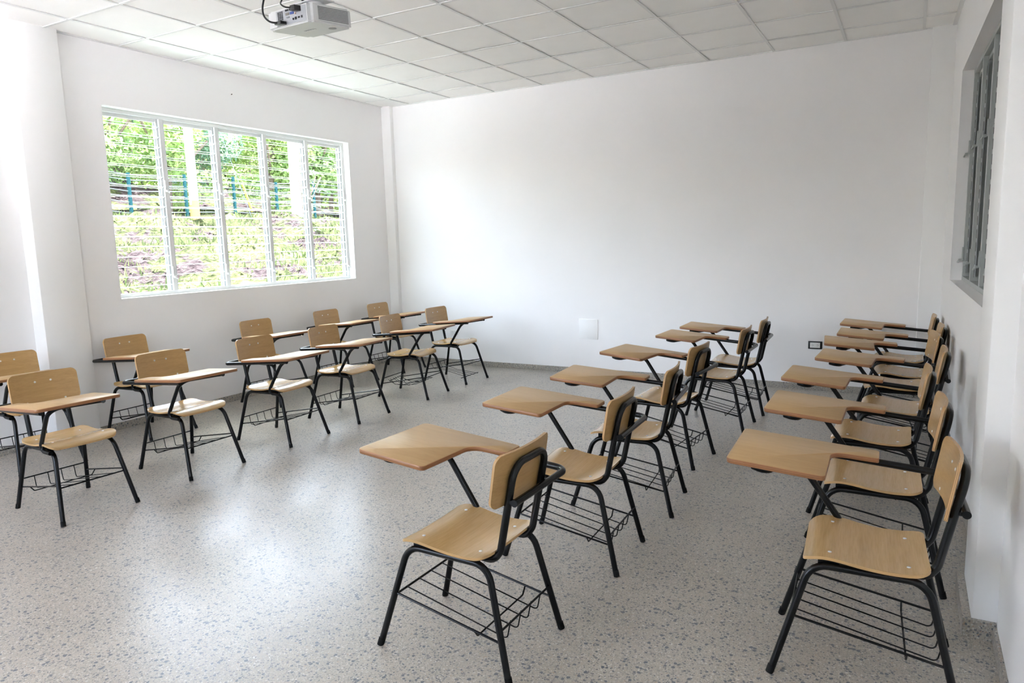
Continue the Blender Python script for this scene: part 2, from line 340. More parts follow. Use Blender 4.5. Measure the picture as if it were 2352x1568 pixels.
def louver_window(name, win, bays, depth, xs_, tilt, mats, TM=Matrix.Identity(4), pitch=.088, widths=None):
    """jalousie window. +x = outwards from the room when xs_=-1 is mirrored by TM; local x runs outwards"""
    mf, mglass, medge, mclip = mats
    y0, y1, z0, z1 = win
    root = bpy.data.objects.new(name, None); C.objects.link(root); root['kind'] = 'structure'; root.location = TM @ Vector((0, (y0+y1)/2, z0))
    inv = Matrix.Translation(-root.location)
    def fin(nm, bm, mt, par=root, **k):
        bmesh.ops.transform(bm, matrix=inv @ TM, verts=bm.verts)
        if xs_ < 0 : bmesh.ops.reverse_faces(bm, faces=bm.faces)
        return obj(nm, bm, mt, par, **k)
    D = depth; fw = .032
    edges = [y0+fw] + [y1 if False else y0+(y1-y0)*k/bays for k in range(1, bays)] + [y1-fw]
    if widths: edges = widths
    bm = bmesh.new()
    box(bm, D, D+.075, y0, y1, z0, z0+fw, bev=.002); box(bm, D, D+.075, y0, y1, z1-fw, z1, bev=.002)
    box(bm, D, D+.075, y0, y0+fw, z0+fw, z1-fw, bev=.002); box(bm, D, D+.075, y1-fw, y1, z0+fw, z1-fw, bev=.002)
    box(bm, D+.03, D+.05, y0, y1, z1-.062, z1-fw)
    for yy in edges[1:-1]: box(bm, D, D+.075, yy-.021, yy+.021, z0+fw, z1-fw, bev=.002)
    fin('window_frame', bm, mf, smooth=False)
    zs = []; z = z0+fw+.055
    while z < z1-fw-.03: zs.append(z); z += pitch
    for i in range(len(edges)-1):
        ya, yb = edges[i]+.024, edges[i+1]-.024
        if i == 0: ya = edges[0]+.004
        if i == len(edges)-2: yb = edges[-1]-.004
        bm = bmesh.new()
        for zz in zs:
            R = Matrix.Translation((D+(.058 if tilt > 1 else .045), 0, zz)) @ Matrix.Rotation(tilt, 4, 'Y')
            vs = box(bm, -.05, .05, ya+.006, yb-.006, -.0019, .0019)
            for fc in {fc for v in vs for fc in v.link_faces}:
                fc.normal_update()
                if abs(fc.normal.z) < .5: fc.material_index = 1
            bmesh.ops.transform(bm, matrix=R, verts=vs)
        fin('louver_pane', bm, [mglass, medge], smooth=False)
        bm = bmesh.new()
        for yy in (() if tilt > 1 else (ya+.004, yb-.004)):
            box(bm, D+.02, D+.026, yy-.011, yy+.011, z0+fw, z1-fw); box(bm, D+.062, D+.068, yy-.011, yy+.011, z0+fw, z1-fw)
            for zz in zs:
                R = Matrix.Translation((D+.045, 0, zz)) @ Matrix.Rotation(tilt, 4, 'Y')
                box(bm, -.038, .038, yy-.009, yy+.009, -.008, -.003, mat=R); box(bm, -.03, .03, yy-.009, yy+.009, .003, .007, mat=R)
                tube(bm, [(D+.045, yy-.012, zz), (D+.045, yy+.012, zz)], .012, 10)
                box(bm, D+.028, D+.034, yy-.006, yy+.006, zz-.045, zz+.012)
        if tilt > 1: bm.free()
        else: fin('louver_clips', bm, mclip, smooth=False)
        if tilt > 1:
            bm = bmesh.new(); yy = yb-.016
            box(bm, D+.022, D+.028, yy-.020, yy+.020, z0+fw+.03, z1-fw-.05, bev=.001); fin('clip_strip', bm, mclip, smooth=False)
            bm = bmesh.new()
            for zz in zs: box(bm, D+.0205, D+.0225, yy-.010, yy+.004, zz-.030, zz+.030)
            fin('clip_slots', bm, MSLOT, smooth=False)
        for zc in (z0+.17, z0+.95):
            bm = bmesh.new(); yy = yb+.008 if i < len(edges)-2 else yb
            box(bm, D-.010, D+.002, yy-.004, yy+.010, zc-.02, zc+.08, bev=.002)
            box(bm, D-.030, D-.008, yy-.003, yy+.014, zc-.026, zc-.008, bev=.003)
            tube(bm, [(D-.026, yy+.004, zc-.018), (D-.034, yy+.020, zc-.035)], .006, 8)
            fin('louver_handle', bm, mf, smooth=False)
    return root
MIR = Matrix.Diagonal((-1, 1, 1, 1))
louver_window('window_1', LW, 5, .09, -1, math.radians(2), (MFRAME, mg, me_, MCLIP), MIR)
mobs = simple('obscure_glass', (.30, .31, .33), .35, 0, .5)
louver_window('window_2', RWIN, 5, .075, 1, math.radians(86), (MGREY, mobs, mobs, simple('grey_clip', (.40, .42, .43), .45, .2)), RM, .088, [RWIN[0]+.03, -3.29, -2.70, -2.11, -1.52, RWIN[1]-.03])
louver_window('window_added_right', RN, 2, .075, 1, math.radians(2), (MFRAME, mg, me_, MCLIP), Matrix.Translation((6.205, 0, 0)))  # added out of view, lets extra daylight in from the right
louver_window('window_added_front', (-2.67, -.3, 1.112, 2.712), 4, .09, 1, math.radians(2), (MFRAME, mg, me_, MCLIP), Matrix.Translation((0, NY, 0)) @ Matrix.Rotation(math.radians(-90), 4, 'Z'))  # added out of view, lets extra daylight in from behind the camera
bm = bmesh.new(); box(bm, 7.9, 8.05, -4.7, .3, -.2, 3.45); box(bm, 6.5, 8.0, .2, .35, -.2, 3.45); box(bm, 6.5, 8.05, -4.8, -4.7, -.2, 3.45); box(bm, 6.3, 8.0, NY, .3, -.25, -.2)
struct('wall_corridor_sun_block', bm, MWALL, smooth=False)  # unseen corridor walls added to block sun at the grey window

# ------------------------------------------------------------------ things on the walls
MWPL = simple('white_plastic', (.80, .80, .79), .35); MBPL = simple('black_plastic', (.012, .012, .013), .3); MSLOT = simple('socket_hole', (.06, .06, .06), .6)
def outlet(x, z, wd, ht, frame, insert, label, nsock=2, slot=MSLOT):
    root = empty('power_outlet', (x, 0, z)); tag(root, label, 'power outlet')
    bm = bmesh.new(); box(bm, -wd/2, wd/2, -.009, 0, -ht/2, ht/2, bev=.003); obj('cover_plate', bm, frame, root)
    bm = bmesh.new(); box(bm, -wd*.36, wd*.36, -.013, -.006, -ht*.34, ht*.34, bev=.002); ins = obj('socket_insert', bm, insert, root)
    for k in range(nsock):
        cx = (k-(nsock-1)/2)*wd*.36
        bm = bmesh.new()
        for dz in (-.006, .006): box(bm, cx-.006, cx+.002, -.0138, -.0125, dz-.0012, dz+.0012)
        tube(bm, [(cx+.008, -.0138, 0), (cx+.008, -.0125, 0)], .0025, 8)
        obj('socket', bm, slot, ins, smooth=False)
    return root
outlet(5.104, .442, .124, .075, MBPL, MWPL, 'white power outlet in a black frame low on the back wall')
outlet(.935, .408, .115, .072, MWPL, MWPL, 'all-white power outlet low on the back wall behind the far left chairs', slot=simple('socket_hole_pale', (.35, .35, .35), .5))
root = empty('cover_panel', (2.746, 0, .508)); tag(root, 'white blank square cover plate screwed low on the back wall', 'cover plate')
bm = bmesh.new(); box(bm, -.113, .113, -.006, 0, -.113, .113, bev=.0015); pl = obj('plate', bm, MTRIM, root)
for dz in (-.095, .095):
    bm = bmesh.new(); tube(bm, [(-.01, -.0075, dz), (-.01, -.005, dz)], .004, 10); obj('screw', bm, MSCREW, root)
bm = bmesh.new(); tube(bm, [(0, 0, 0), (.012, 0, .002)], .004, 8); nl = obj('nail', bm, simple('rusty_nail', (.09, .07, .06), .7), None); nl.location = (0, -2.34, 3.0)
tag(nl, 'small dark nail in the left wall above the window', 'nail')

# ------------------------------------------------------------------ projector hanging from the ceiling
PW = simple('projector_shell', (.60, .605, .60), .38); PG = simple('projector_grille', (.13, .13, .13), .5); PD = simple('port_black', (.015, .015, .017), .4)
PB = simple('vga_blue', (.03, .07, .30), .4); PC = simple('vga_grey', (.22, .20, .17), .4); PY = simple('rca_jack', (.45, .30, .22), .3, .5)
pj = empty('projector', (3.413, -4.761, 2.498)); pj.rotation_euler = (.077, .042, -.133)
tag(pj, 'white ceiling projector seen from behind with its ports and side vent', 'projector')
w_, d_, h_ = .308, .244, .078
bm = bmesh.new(); vs = box(bm, -w_/2, w_/2, -d_/2, d_/2, 0, h_)
bmesh.ops.bevel(bm, geom=[e for e in bm.edges if abs((e.verts[0].co-e.verts[1].co).z) > .01], offset=.018, segments=4, affect='EDGES')
bmesh.ops.bevel(bm, geom=[e for e in bm.edges if abs(e.verts[0].co.z-e.verts[1].co.z) < .001 and (e.calc_face_angle(0) > .5)], offset=.007, segments=3, affect='EDGES')
shell = obj('shell', bm, PW, pj)
bm = bmesh.new(); yb = -d_/2-.0012
box(bm, -w_*.26, w_*.42, yb, -d_/2+.002, .008, h_-.008, bev=.0008); panel = obj('port_panel', bm, simple('panel_grey', (.40, .41, .43), .4), pj)
def port(nm, x, z, wx, wz, m, rnd=False):
    bm = bmesh.new()
    if rnd: tube(bm, [(x, yb-.003, z), (x, yb+.001, z)], wx/2, 12)
    else: box(bm, x-wx/2, x+wx/2, yb-.0025, yb+.001, z-wz/2, z+wz/2, bev=.0008)
    obj(nm, bm, m, panel)
bm = bmesh.new()
for i in range(3):
    for j in range(6): box(bm, -.068+i*.0135, -.058+i*.0135, yb-.001, yb+.001, .030+j*.0062, .0345+j*.0062)
obj('speaker_grille', bm, PD, panel, smooth=False)
for x in (-.006, .006, .022, .034): port('audio_jack', x, .0655, .0085, .0085, PD, True)
port('video_port', .002, .050, .026, .010, PC); port('video_port', .034, .050, .026, .010, PB)
port('rca_jack', .056, .062, .008, .008, PY, True); port('rca_jack', .058, .045, .008, .008, PY, True); port('rca_jack', .070, .054, .008, .008, PY, True)
port('data_port', .004, .036, .020, .006, simple('port_grey', (.25, .27, .28), .4))
port('round_port', .041, .024, .009, .009, PD, True); port('network_port', .058, .025, .012, .011, PD); port('usb_port', .080, .026, .012, .007, PD); port('usb_port', .100, .026, .009, .010, PD)
bm = bmesh.new()
for k in range(9):
    z = .014+k*.0062; box(bm, w_/2-.0005, w_/2+.001, -d_/2+.045, d_/2-.030, z, z+.0030)
obj('side_vent', bm, PG, pj, smooth=False)
bm = bmesh.new(); tube(bm, [(w_*.30, d_*.20, -.002), (w_*.30, d_*.20, .003)], .018, 20); obj('foot_recess', bm, simple('recess_grey', (.34, .34, .34), .5), pj)
for k in range(5):
    bm = bmesh.new(); x = -.035+k*.017; tube(bm, [(x-.005, -.01, -.0006), (x-.002, .002, -.0006), (x+.003, .002, -.0006), (x+.006, -.01, -.0006)], .0012, 6); obj('raised_letter', bm, PW, shell)
bm = bmesh.new(); tube(bm, [(.05, .0, h_-.002), (.05, .0, h_+.03)], .035, 20); box(bm, -.06, .12, -.05, .05, h_+.028, h_+.034, bev=.001)
tube(bm, [(.04, .0, h_+.03), (.04, 0, .66)], .018, 16); tube(bm, [(.04, 0, .655), (.04, 0, .67)], .06, 24)
obj('ceiling_mount', bm, PW, pj)
# cables: things of their own hanging from the mount into the ports
def cable(label, pts, rad, ends=None):
    bm = bmesh.new()
    P = [Vector(p) for p in pts]; Q = []
    for i in range(len(P)-1):
        p0, p1, p2, p3 = P[max(i-1, 0)], P[i], P[i+1], P[min(i+2, len(P)-1)]
        for k in range(8):
            t = k/8; Q.append(.5*((2*p1)+(-p0+p2)*t+(2*p0-5*p1+4*p2-p3)*t*t+(-p0+3*p1-3*p2+p3)*t**3))
    Q.append(P[-1]); tube(bm, Q, rad, 10)
    if ends: box(bm, *ends, bev=.002)
    o = obj('cable', bm, MBPL); o.location = pj.location; o.rotation_euler = pj.rotation_euler
    tag(o, label, 'cable'); return o
cable('black cable looping down the left end of the projector into a low port', [(.03, .03, .60), (-.04, -.05, .30), (-.092, -.14, .165), (-.108, -.165, .105), (-.10, -.175, .055), (-.065, -.172, .022), (-.03, -.15, .014)], .0042, (-.055, -.010, -.156, -.123, .008, .021))
cable('thin black cable curving into the big dark plug on the projector back', [(.02, .03, .60), (-.045, -.03, .25), (-.025, -.12, .12), (.01, -.16, .085), (.045, -.165, .066), (.072, -.155, .061)], .0035, (.066, .098, -.158, -.123, .048, .070))
cable('thick black cable dropping over the top of the projector', [(.01, .04, .60), (-.03, 0, .25), (.0, -.03, .12), (.03, -.06, .082)], .006)

# ------------------------------------------------------------------ the writing chair
ZT = lambda x, y=0: .678+.0785*(x+.03)
def foot(sx, sy): return (.293, .212*sy, 0) if sx > 0 else (-.267, .204*sy, 0)
def make_chair():
    root = empty('writing_chair', (0, 0, 0))
    for sx, sy in ((1, 1), (1, -1), (-1, 1), (-1, -1)):
        fx, fy, _ = foot(sx, sy); top = (.178 if sx > 0 else -.172, .163*sy, .402 if sx > 0 else .397)
        bm = bmesh.new(); tube(bm, [(0, .163*sy, .3995), top, (fx, fy, .006)], .0125, 14, .075)
        lg = obj('leg', bm, MBLACK, root)
        d = (Vector(top)-Vector((fx, fy, .006))).normalized()
        bm = bmesh.new(); p = Vector((fx, fy, .012)); tube(bm, [p-d*.011, p+d*.016], .0134, 14)
        for v in bm.verts: v.co.z = max(v.co.z, 0.0)
        obj('foot_cap', bm, MCAP, lg)
    # seat
    bm = bmesh.new()
    ks = [(-.178, .436), (-.150, .427), (-.117, .4215), (-.05, .420), (.02, .426), (.08, .436), (.12, .4405), (.155, .439), (.185, .430), (.203, .419)]
    def zs(x):
        i = max(0, min(len(ks)-2, sum(1 for k in ks if k[0] <= x)-1)); a, b_ = ks[i], ks[i+1]; p = ks[max(i-1, 0)]; q = ks[min(i+2, len(ks)-1)]
        t = (x-a[0])/(b_[0]-a[0]); h = b_[0]-a[0]
        m0 = (b_[1]-p[1])/(b_[0]-p[0]); m1 = (q[1]-a[1])/(q[0]-a[0])
        return (2*t**3-3*t*t+1)*a[1]+(t**3-2*t*t+t)*h*m0+(-2*t**3+3*t*t)*b_[1]+(t**3-t*t)*h*m1
    X0, X1, R = -.178, .203, .045
    us = [X0+.0005]+[X0+R*(1-math.cos(a)) for a in (.5, .8, 1.1, 1.35, 1.57)]
    us += [X0+R+(X1-X0-2*R)*k/16 for k in range(1, 16)]+[X1-R*(1-math.cos(a)) for a in (1.57, 1.35, 1.1, .8, .5)]+[X1-.0005]
    def hw(x):
        W = .190+.006*math.exp(-((x-.12)/.09)**2)
        d = min(x-X0, X1-x)
        return W if d >= R else W-R+math.sqrt(max(R*R-(R-d)**2, 0))
    slab(bm, us, hw, lambda x, y: (x, y, zs(x)+.006*(y/.19)**2), lambda x, y: (0, 0, 1), .0105, 12)
    seat = obj('seat', bm, [MSEAT, MSEDGE], root, ang=50)
    for x, y in ((.12, .141), (.12, -.141), (-.117, .123), (-.117, -.123)):
        bm = bmesh.new(); z = zs(x)+.006*(y/.19)**2; tube(bm, [(x, y, z-.003), (x, y, z+.0015)], .0062, 14); tube(bm, [(x, y, z+.0015), (x, y, z+.0022)], .0035, 8); obj('screw', bm, MSCREW, seat)
    # backrest
    bm = bmesh.new(); Z0, Z1, R2_ = .612, .804, .034
    us = [Z0+.0005]+[Z0+R2_*(1-math.cos(a)) for a in (.5, .8, 1.1, 1.35, 1.57)]+[Z0+R2_+(Z1-Z0-2*R2_)*k/6 for k in range(1, 6)]+[Z1-R2_*(1-math.cos(a)) for a in (1.57, 1.35, 1.1, .8, .5)]+[Z1-.0005]
    def hb(z):
        W = .191; d = min(z-Z0, Z1-z)
        return W if d >= R2_ else W-R2_+math.sqrt(max(R2_*R2_-(R2_-d)**2, 0))
    xb = lambda z, y: -.218-.157*(z-.612)+.022*(y/.19)**2
    slab(bm, us, hb, lambda z, y: (xb(z, y), y, z), lambda z, y: Vector((1, -.044*y/.19/.19, .157)).normalized(), .0105, 12)
    bk = obj('backrest', bm, [MBACK, MPLY], root, ang=50)
    for y, z in ((.044, .747), (-.044, .747), (.107, .628), (-.107, .628)):
        bm = bmesh.new(); x = xb(z, y); tube(bm, [(x-.003, y, z), (x+.0016, y, z)], .0062, 14); tube(bm, [(x+.0016, y, z), (x+.0024, y, z)], .0035, 8); obj('screw', bm, MSCREW, bk)
    # back hoop: runs under the seat, bends up behind the backrest and over
    bm = bmesh.new(); a = .118
    tube(bm, [(.150, a, .411), (-.170, a, .400), (-.198, a, .44), (-.2635, a, .762), (-.2635, -a, .762), (-.198, -a, .44), (-.170, -a, .400), (.150, -a, .411)], .0136, 16, [.045, .05, .062, .062, .05, .045])
    for x in (.125, -.12): box(bm, x-.014, x+.014, -.165, .165, .4085 if x > 0 else .404, .414 if x > 0 else .4095)
    for sy in (1, -1): box(bm, .09, .155, sy*.14-.02, sy*.14+.02, .405, .425)
    obj('back_frame', bm, MBLACK, root)
    # arm rail
    ZA = lambda x: ZT(x)-.018-.0125
    bm = bmesh.new(); tube(bm, [(-.266, .133, ZA(-.266)), (-.266, -.277, ZA(-.266)), (.40, -.300, ZA(.40))], .0132, 16, .045)
    box(bm, -.27, -.245, .108, .128, ZA(-.266)-.006, ZA(-.266)+.006); box(bm, -.27, -.245, -.128, -.108, ZA(-.266)-.006, ZA(-.266)+.006)
    obj('arm_rail', bm, MBLACK, root)
    bm = bmesh.new()
    tube(bm, [(.185, -.186, .400), (.075, -.190, .404), (.262, -.205, ZA(.262)-.004), (.338, .058, ZA(.338)-.003), (.388, .028, ZA(.388)-.001)], .0122, 14, [.028, .075, .03])
    for x, y in ((.30, -.30), (.37, .035), (.05, -.29)): box(bm, x-.015, x+.015, y-.012, y+.012, ZA(x)+.004, ZT(x)-.018)
    obj('tablet_support', bm, MBLACK, root)
    # tablet
    bm = bmesh.new()
    pl = [(.470, -.355, .022), (.476, .087, .022), (.144, .100, .020), (.135, -.218, .055), (-.027, -.228, .012), (-.030, -.340, .018)]
    out = []
    n = len(pl)
    for i in range(n):
        A, B, D = (Vector(pl[i-1][:2]), Vector(pl[i][:2]), Vector(pl[(i+1) % n][:2])); R = pl[i][2]
        seg = fillet([(*A, 0), (*B, 0), (*D, 0)], R)[1:-1]; out += [(p.x, p.y) for p in seg]
    prism(bm, out, lambda x, y: ZT(x), .018, 0, 1)
    obj('writing_tablet', bm, [MTABLET, MTEDGE], root, ang=60)
    obj('book_basket', basket(), MBLACK, root)
    return root
def rail_z(x): return .216-.172*(.24-x)
def basket(kind=0):
    bm = bmesh.new(); yy = .187
    for sy in (1, -1): tube(bm, [(.240, yy*sy, .218), (-.236, yy*sy, .134)], .0045, 8)
    tube(bm, [(.236, yy, .203), (.236, -yy, .203)], .0045, 8)
    tube(bm, [(-.232, yy, .182), (-.232, -yy, .182)], .0042, 8)
    if kind == 0:
        for y in (-.114, -.038, .038, .114): tube(bm, [(.236, y, .206), (-.212, y, .110), (-.228, y, .184)], .0026, 7, .016)
        tube(bm, [(-.12, yy, rail_z(-.12)), (-.12, .165, .124), (-.12, -.165, .124), (-.12, -yy, rail_z(-.12))], .0034, 7, .01)
    elif kind == 1:   # wires torn off the rear bar and hanging down at the front
        for k, y in enumerate((-.114, -.038, .038, .114)): tube(bm, [(-.228, y, .182), (-.205, y, .13), (-.06, y+.01, .12-.01*k), (.22, y+.02, .062)], .0024, 7, .02)
        tube(bm, [(.20, -.17, .060), (.20, .17, .066)], .0034, 7)
    else:             # crumpled wires
        rr = random.Random(5)
        for y in (-.13, -.09, -.038, .0, .038, .07, .114):
            tube(bm, [(-.20, y, .165), (-.13, y+rr.uniform(-.04, .04), .12), (-.05, y+rr.uniform(-.05, .05), .095+rr.uniform(-.01, .02)), (.06, y+rr.uniform(-.05, .05), .13+rr.uniform(-.02, .02)), (.18, y+rr.uniform(-.03, .03), .16)], .0024, 7, .02)
        tube(bm, [(-.21, yy-.01, .160), (-.19, -.12, .148)], .0034, 7)
    return bm

CH = {
'M1': (4.458,-5.166,179.1),'M2': (4.492,-4.266,182.2),'M3': (4.506,-3.511,185.5),'M4': (4.441,-2.631,174.9),'M5': (4.547,-1.66,179.5),'M6': (4.571,-1.032,181.9),
'R1': (5.783,-4.667,183.1),'R2': (5.774,-3.856,181.4),'R3': (5.735,-3.092,180.0),'R4': (5.831,-2.356,178.9),'R5': (5.81,-1.625,185.7),'R6': (5.857,-1.109,181.0),'R7': (5.826,-.424,179.4),
'L1': (1.517,-5.023,-3.6),'L2': (1.486,-4.206,-.8),'L3': (1.511,-3.384,2.5),'L4': (1.522,-2.624,2.5),'L5': (1.511,-1.653,6.5),'L6': (1.49,-.847,-1.2),
'B1': (.358,-4.663,-3.9),'B2': (.313,-3.715,1.7),'B3': (.413,-2.426,-.8),'B4': (.415,-1.438,.7),'B5': (.429,-.565,.7)}
GL = {'M': 'writing chairs in the middle row', 'R': 'writing chairs in the row along the right wall', 'L': 'writing chairs in the front row of the window side', 'B': 'writing chairs standing against the window wall'}
LB = {
'M1': 'big nearest writing chair of the middle row, seen from behind at the centre bottom',
'M2': 'writing chair second from the camera in the middle row, just behind the nearest one',
'M3': 'writing chair third from the camera in the middle row, facing left',
'M4': 'writing chair fourth from the camera in the middle row, third from its far end',
'M5': 'last but one writing chair of the middle row towards the back wall',
'M6': 'farthest writing chair of the middle row, nearest the back wall, facing left',
'R1': 'nearest writing chair along the right wall, wire basket showing at the bottom right',
'R2': 'second nearest writing chair along the right wall, its seat just above the nearest tablet',
'R3': 'third writing chair from the camera along the right wall',
'R4': 'middle writing chair of the seven along the right wall',
'R5': 'third farthest writing chair along the right wall, its tablet right beside the black-framed outlet',
'R6': 'second farthest writing chair along the right wall, mostly hidden by the next tablet',
'R7': 'farthest writing chair along the right wall, standing in the back right corner',
'L1': 'nearest front row writing chair on the window side, at the left edge of the photo',
'L2': 'front row writing chair with a bright shiny seat, second from the left edge',
'L3': 'third front row chair from the camera on the window side, white glare on its seat',
'L4': 'fourth front row writing chair from the camera on the window side',
'L5': 'front row writing chair with crumpled basket wires, fifth from the camera',
'L6': 'farthest front row writing chair on the window side, its basket wires hanging loose',
'B1': 'writing chair cut off by the left photo edge, standing by the left column',
'B2': 'writing chair against the left wall below the near end of the window',
'B3': 'writing chair against the left wall below the window, middle of the back rank',
'B4': 'writing chair against the left wall, second from the far left corner',
'B5': 'writing chair against the left wall, closest to the far left corner column'}
proto = make_chair()
def copy_tree(o, parent=None):
    c = o.copy(); C.objects.link(c); c.parent = parent
    for ch in list(o.children): copy_tree(ch, c)
    return c
first = True
chairs = {}
for k, (x, y, a) in CH.items():
    o = proto if first else copy_tree(proto); first = False
    o.location = (x, y, 0); o.rotation_euler = (0, 0, math.radians(a)); tag(o, LB[k], 'chair', GL[k[0]]); chairs[k] = o
for k, kd, lb in (('L6', 1, 'broken basket with wires hanging down'), ('L5', 2, 'basket of crumpled wires')):
    for ch in chairs[k].children:
        if ch.name.startswith('book_basket'):
            bm = basket(kd); me = bpy.data.meshes.new('book_basket'); bm.to_mesh(me); bm.free(); me.materials.append(MBLACK)
            me.polygons.foreach_set('use_smooth', [True]*len(me.polygons)); ch.data = me; ch['label'] = lb

# ------------------------------------------------------------------ outside: bank, fence, poles, trees
def ground_z(x, y):
    d = -x
    pts = [(.3, -.45), (2.3, -.4), (3.2, .5), (6, 1.1), (9, 1.75), (12, 2.4), (13.5, 2.5), (17, 2.9), (24, 5.5), (40, 12)]
    z = pts[-1][1]
    for (a, b_), (c_, d_2) in zip(pts, pts[1:]):
        if a <= d <= c_: z = b_+(d_2-b_)*(d-a)/(c_-a); break
    if d < .3: z = -.45
    s = min(1, max(0, (d-2.6)/3))*(1 if d < 12 else .3)
    z += s*(.16*math.sin(y*1.3+d*.8)+.13*math.sin(y*2.9-d*1.7+1)+.08*math.sin(y*6.1+d*4.3))
    return z
bm = bmesh.new(); gxs = [-.3-.28*i for i in range(60)]+[-17.1-1.2*i for i in range(20)]; gys = [-14+.3*j for j in range(160)]
G = [[bm.verts.new((x, y, ground_z(x, y)+random.uniform(-.04, .04))) for y in gys] for x in gxs]
for i in range(len(gxs)-1):
    for j in range(len(gys)-1): bm.faces.new((G[i][j], G[i+1][j], G[i+1][j+1], G[i][j+1]))
m, nt, b = nmat('bank_earth_and_grass'); L = nt.links
tc = node(nt, 'ShaderNodeTexCoord'); n1 = node(nt, 'ShaderNodeTexNoise', i_Scale=.9, i_Detail=7.0, i_Roughness=.65); L.new(tc.outputs['Object'], n1.inputs['Vector'])
rp = ramp(nt, [(.36, (.026, .021, .021)), (.46, (.052, .043, .042)), (.50, (.042, .052, .024)), (.62, (.088, .10, .044)), (.75, (.14, .14, .085))]); L.new(n1.outputs['Fac'], rp.inputs[0])
n2 = node(nt, 'ShaderNodeTexNoise', i_Scale=9.0, i_Detail=6.0); L.new(tc.outputs['Object'], n2.inputs['Vector'])
rq = ramp(nt, [(.3, (.34, .34, .34)), (.7, (1.0, 1.0, 1.0))]); L.new(n2.outputs['Fac'], rq.inputs[0])
mi = node(nt, 'ShaderNodeMix', data_type='RGBA', blend_type='MULTIPLY'); mi.inputs['Factor'].default_value = 1; L.new(rp.outputs[0], mi.inputs['A']); L.new(rq.outputs[0], mi.inputs['B'])
L.new(mi.outputs['Result'], b.inputs['Base Color']); b.inputs['Roughness'].default_value = .9; b.inputs['Specular IOR Level'].default_value = 0
bu = node(nt, 'ShaderNodeBump', i_Strength=1.0, i_Distance=.15); L.new(n2.outputs['Fac'], bu.inputs['Height']); L.new(bu.outputs[0], b.inputs['Normal'])
struct('ground', bm, m)
bm = bmesh.new(); box(bm, 6.7, 40, -40, 12, -.3, -.2); box(bm, -.3, 6.7, -40, -9.9, -.3, -.2); struct('bounce_yard', bm, paint('bounce_yard_concrete', (.84, .83, .81), .9), smooth=False)  # unseen bright ground added to bounce sunlight up to the ceiling
bm = bmesh.new(); box(bm, -1.9, -.3, -30, 12, -.4, -.18); struct('bounce_walkway', bm, paint('bounce_walkway_concrete', (.21, .206, .2), .9), smooth=False)  # unseen strip added below the sill to bounce sunlight up indoors
def leafmat(name, c1, c2):
    m, nt, b = nmat(name); L = nt.links; nt.nodes.remove(b); om = nt.nodes['Material Output']
    gi = node(nt, 'ShaderNodeTexCoord'); nz = node(nt, 'ShaderNodeTexNoise', i_Scale=1.1, i_Detail=3.0); L.new(gi.outputs['Object'], nz.inputs['Vector'])
    rp = ramp(nt, [(.35, c1), (.65, c2)]); L.new(nz.outputs['Fac'], rp.inputs[0])
    d1 = node(nt, 'ShaderNodeBsdfDiffuse'); t1 = node(nt, 'ShaderNodeBsdfTranslucent'); mx = node(nt, 'ShaderNodeMixShader', i_Fac=.35)
    L.new(rp.outputs[0], d1.inputs[0]); L.new(rp.outputs[0], t1.inputs[0]); L.new(d1.outputs[0], mx.inputs[1]); L.new(t1.outputs[0], mx.inputs[2]); L.new(mx.outputs[0], om.inputs[0])
    return m
LM = [leafmat('leaf_bright', (.22, .34, .11), (.44, .53, .22)), leafmat('leaf_mid', (.20, .32, .14), (.42, .52, .22)), leafmat('leaf_deep', (.13, .23, .17), (.28, .40, .24))]
LG = leafmat('grass_blades', (.055, .08, .03), (.12, .135, .065))
MBARK = simple('bark', (.16, .12, .09), .9)
def leaf(vl, fl, p, s, rnd=RNG):
    a = rnd.normal(size=3); a /= np.linalg.norm(a); b_ = np.cross(a, rnd.normal(size=3)); b_ /= np.linalg.norm(b_)
    i = len(vl); vl += [p-a*s*.5, p+b_*s*.22, p+a*s*.5, p-b_*s*.22]; fl.append((i, i+1, i+2, i+3))
def foliage_mesh(name, blobs, n, s, m):
    vl = []; fl = []
    tot = sum(b_[3]**2 for b_ in blobs)
    for (x, y, z, R) in blobs:
        for _ in range(int(n*R*R/tot)):
            d = RNG.normal(size=3); d /= np.linalg.norm(d); q = np.array([x, y, z])+d*R*RNG.uniform(.55, 1.05)*np.array([1, 1, .8]); leaf(vl, fl, q, s*RNG.uniform(.6, 1.3))
    me = bpy.data.meshes.new(name); me.from_pydata([tuple(map(float, v)) for v in vl], [], fl); me.materials.append(m); return me
def tree_proto(seed, h, m):
    rr = random.Random(seed); root = empty('tree', (0, 0, 0))
    bm = bmesh.new(); tube(bm, [(0, 0, -.3), (.1, 0, h*.3), (0, .15, h*.6), (.1, .1, h*.85)], .12, 8)
    for k in range(6):
        a = rr.uniform(0, 6.28); z = h*rr.uniform(.3, .65); tube(bm, [(0, 0, z), (math.cos(a)*1.0, math.sin(a)*1.0, z+.7), (math.cos(a)*1.5, math.sin(a)*1.5, z+1.3)], .045, 6)
    obj('trunk', bm, MBARK, root)
    blobs = []
    for k in range(16):
        a = rr.uniform(0, 6.28); q = rr.uniform(0, 1.7); z = h*rr.uniform(.12, .95); blobs.append((math.cos(a)*q, math.sin(a)*q, z, rr.uniform(.6, 1.15)))
    blobs.append((0, 0, h*.9, 1.0))
    me = foliage_mesh('foliage', blobs, 9000, .20, m); o = bpy.data.objects.new('foliage', me); C.objects.link(o); o.parent = root
    return root
TP = [tree_proto(1, 5.6, LM[0]), tree_proto(2, 5.0, LM[1]), tree_proto(3, 6.0, LM[2])]
used = [False]*3
spots = []
rr = random.Random(11)
for i in range(9): spots.append((-15.6-rr.uniform(0, 1.6), 4.0+i*2.1+rr.uniform(-.4, .4), (0, 1, 0, 2, 0, 1, 0, 2, 1)[i], rr.uniform(.72, .92)))
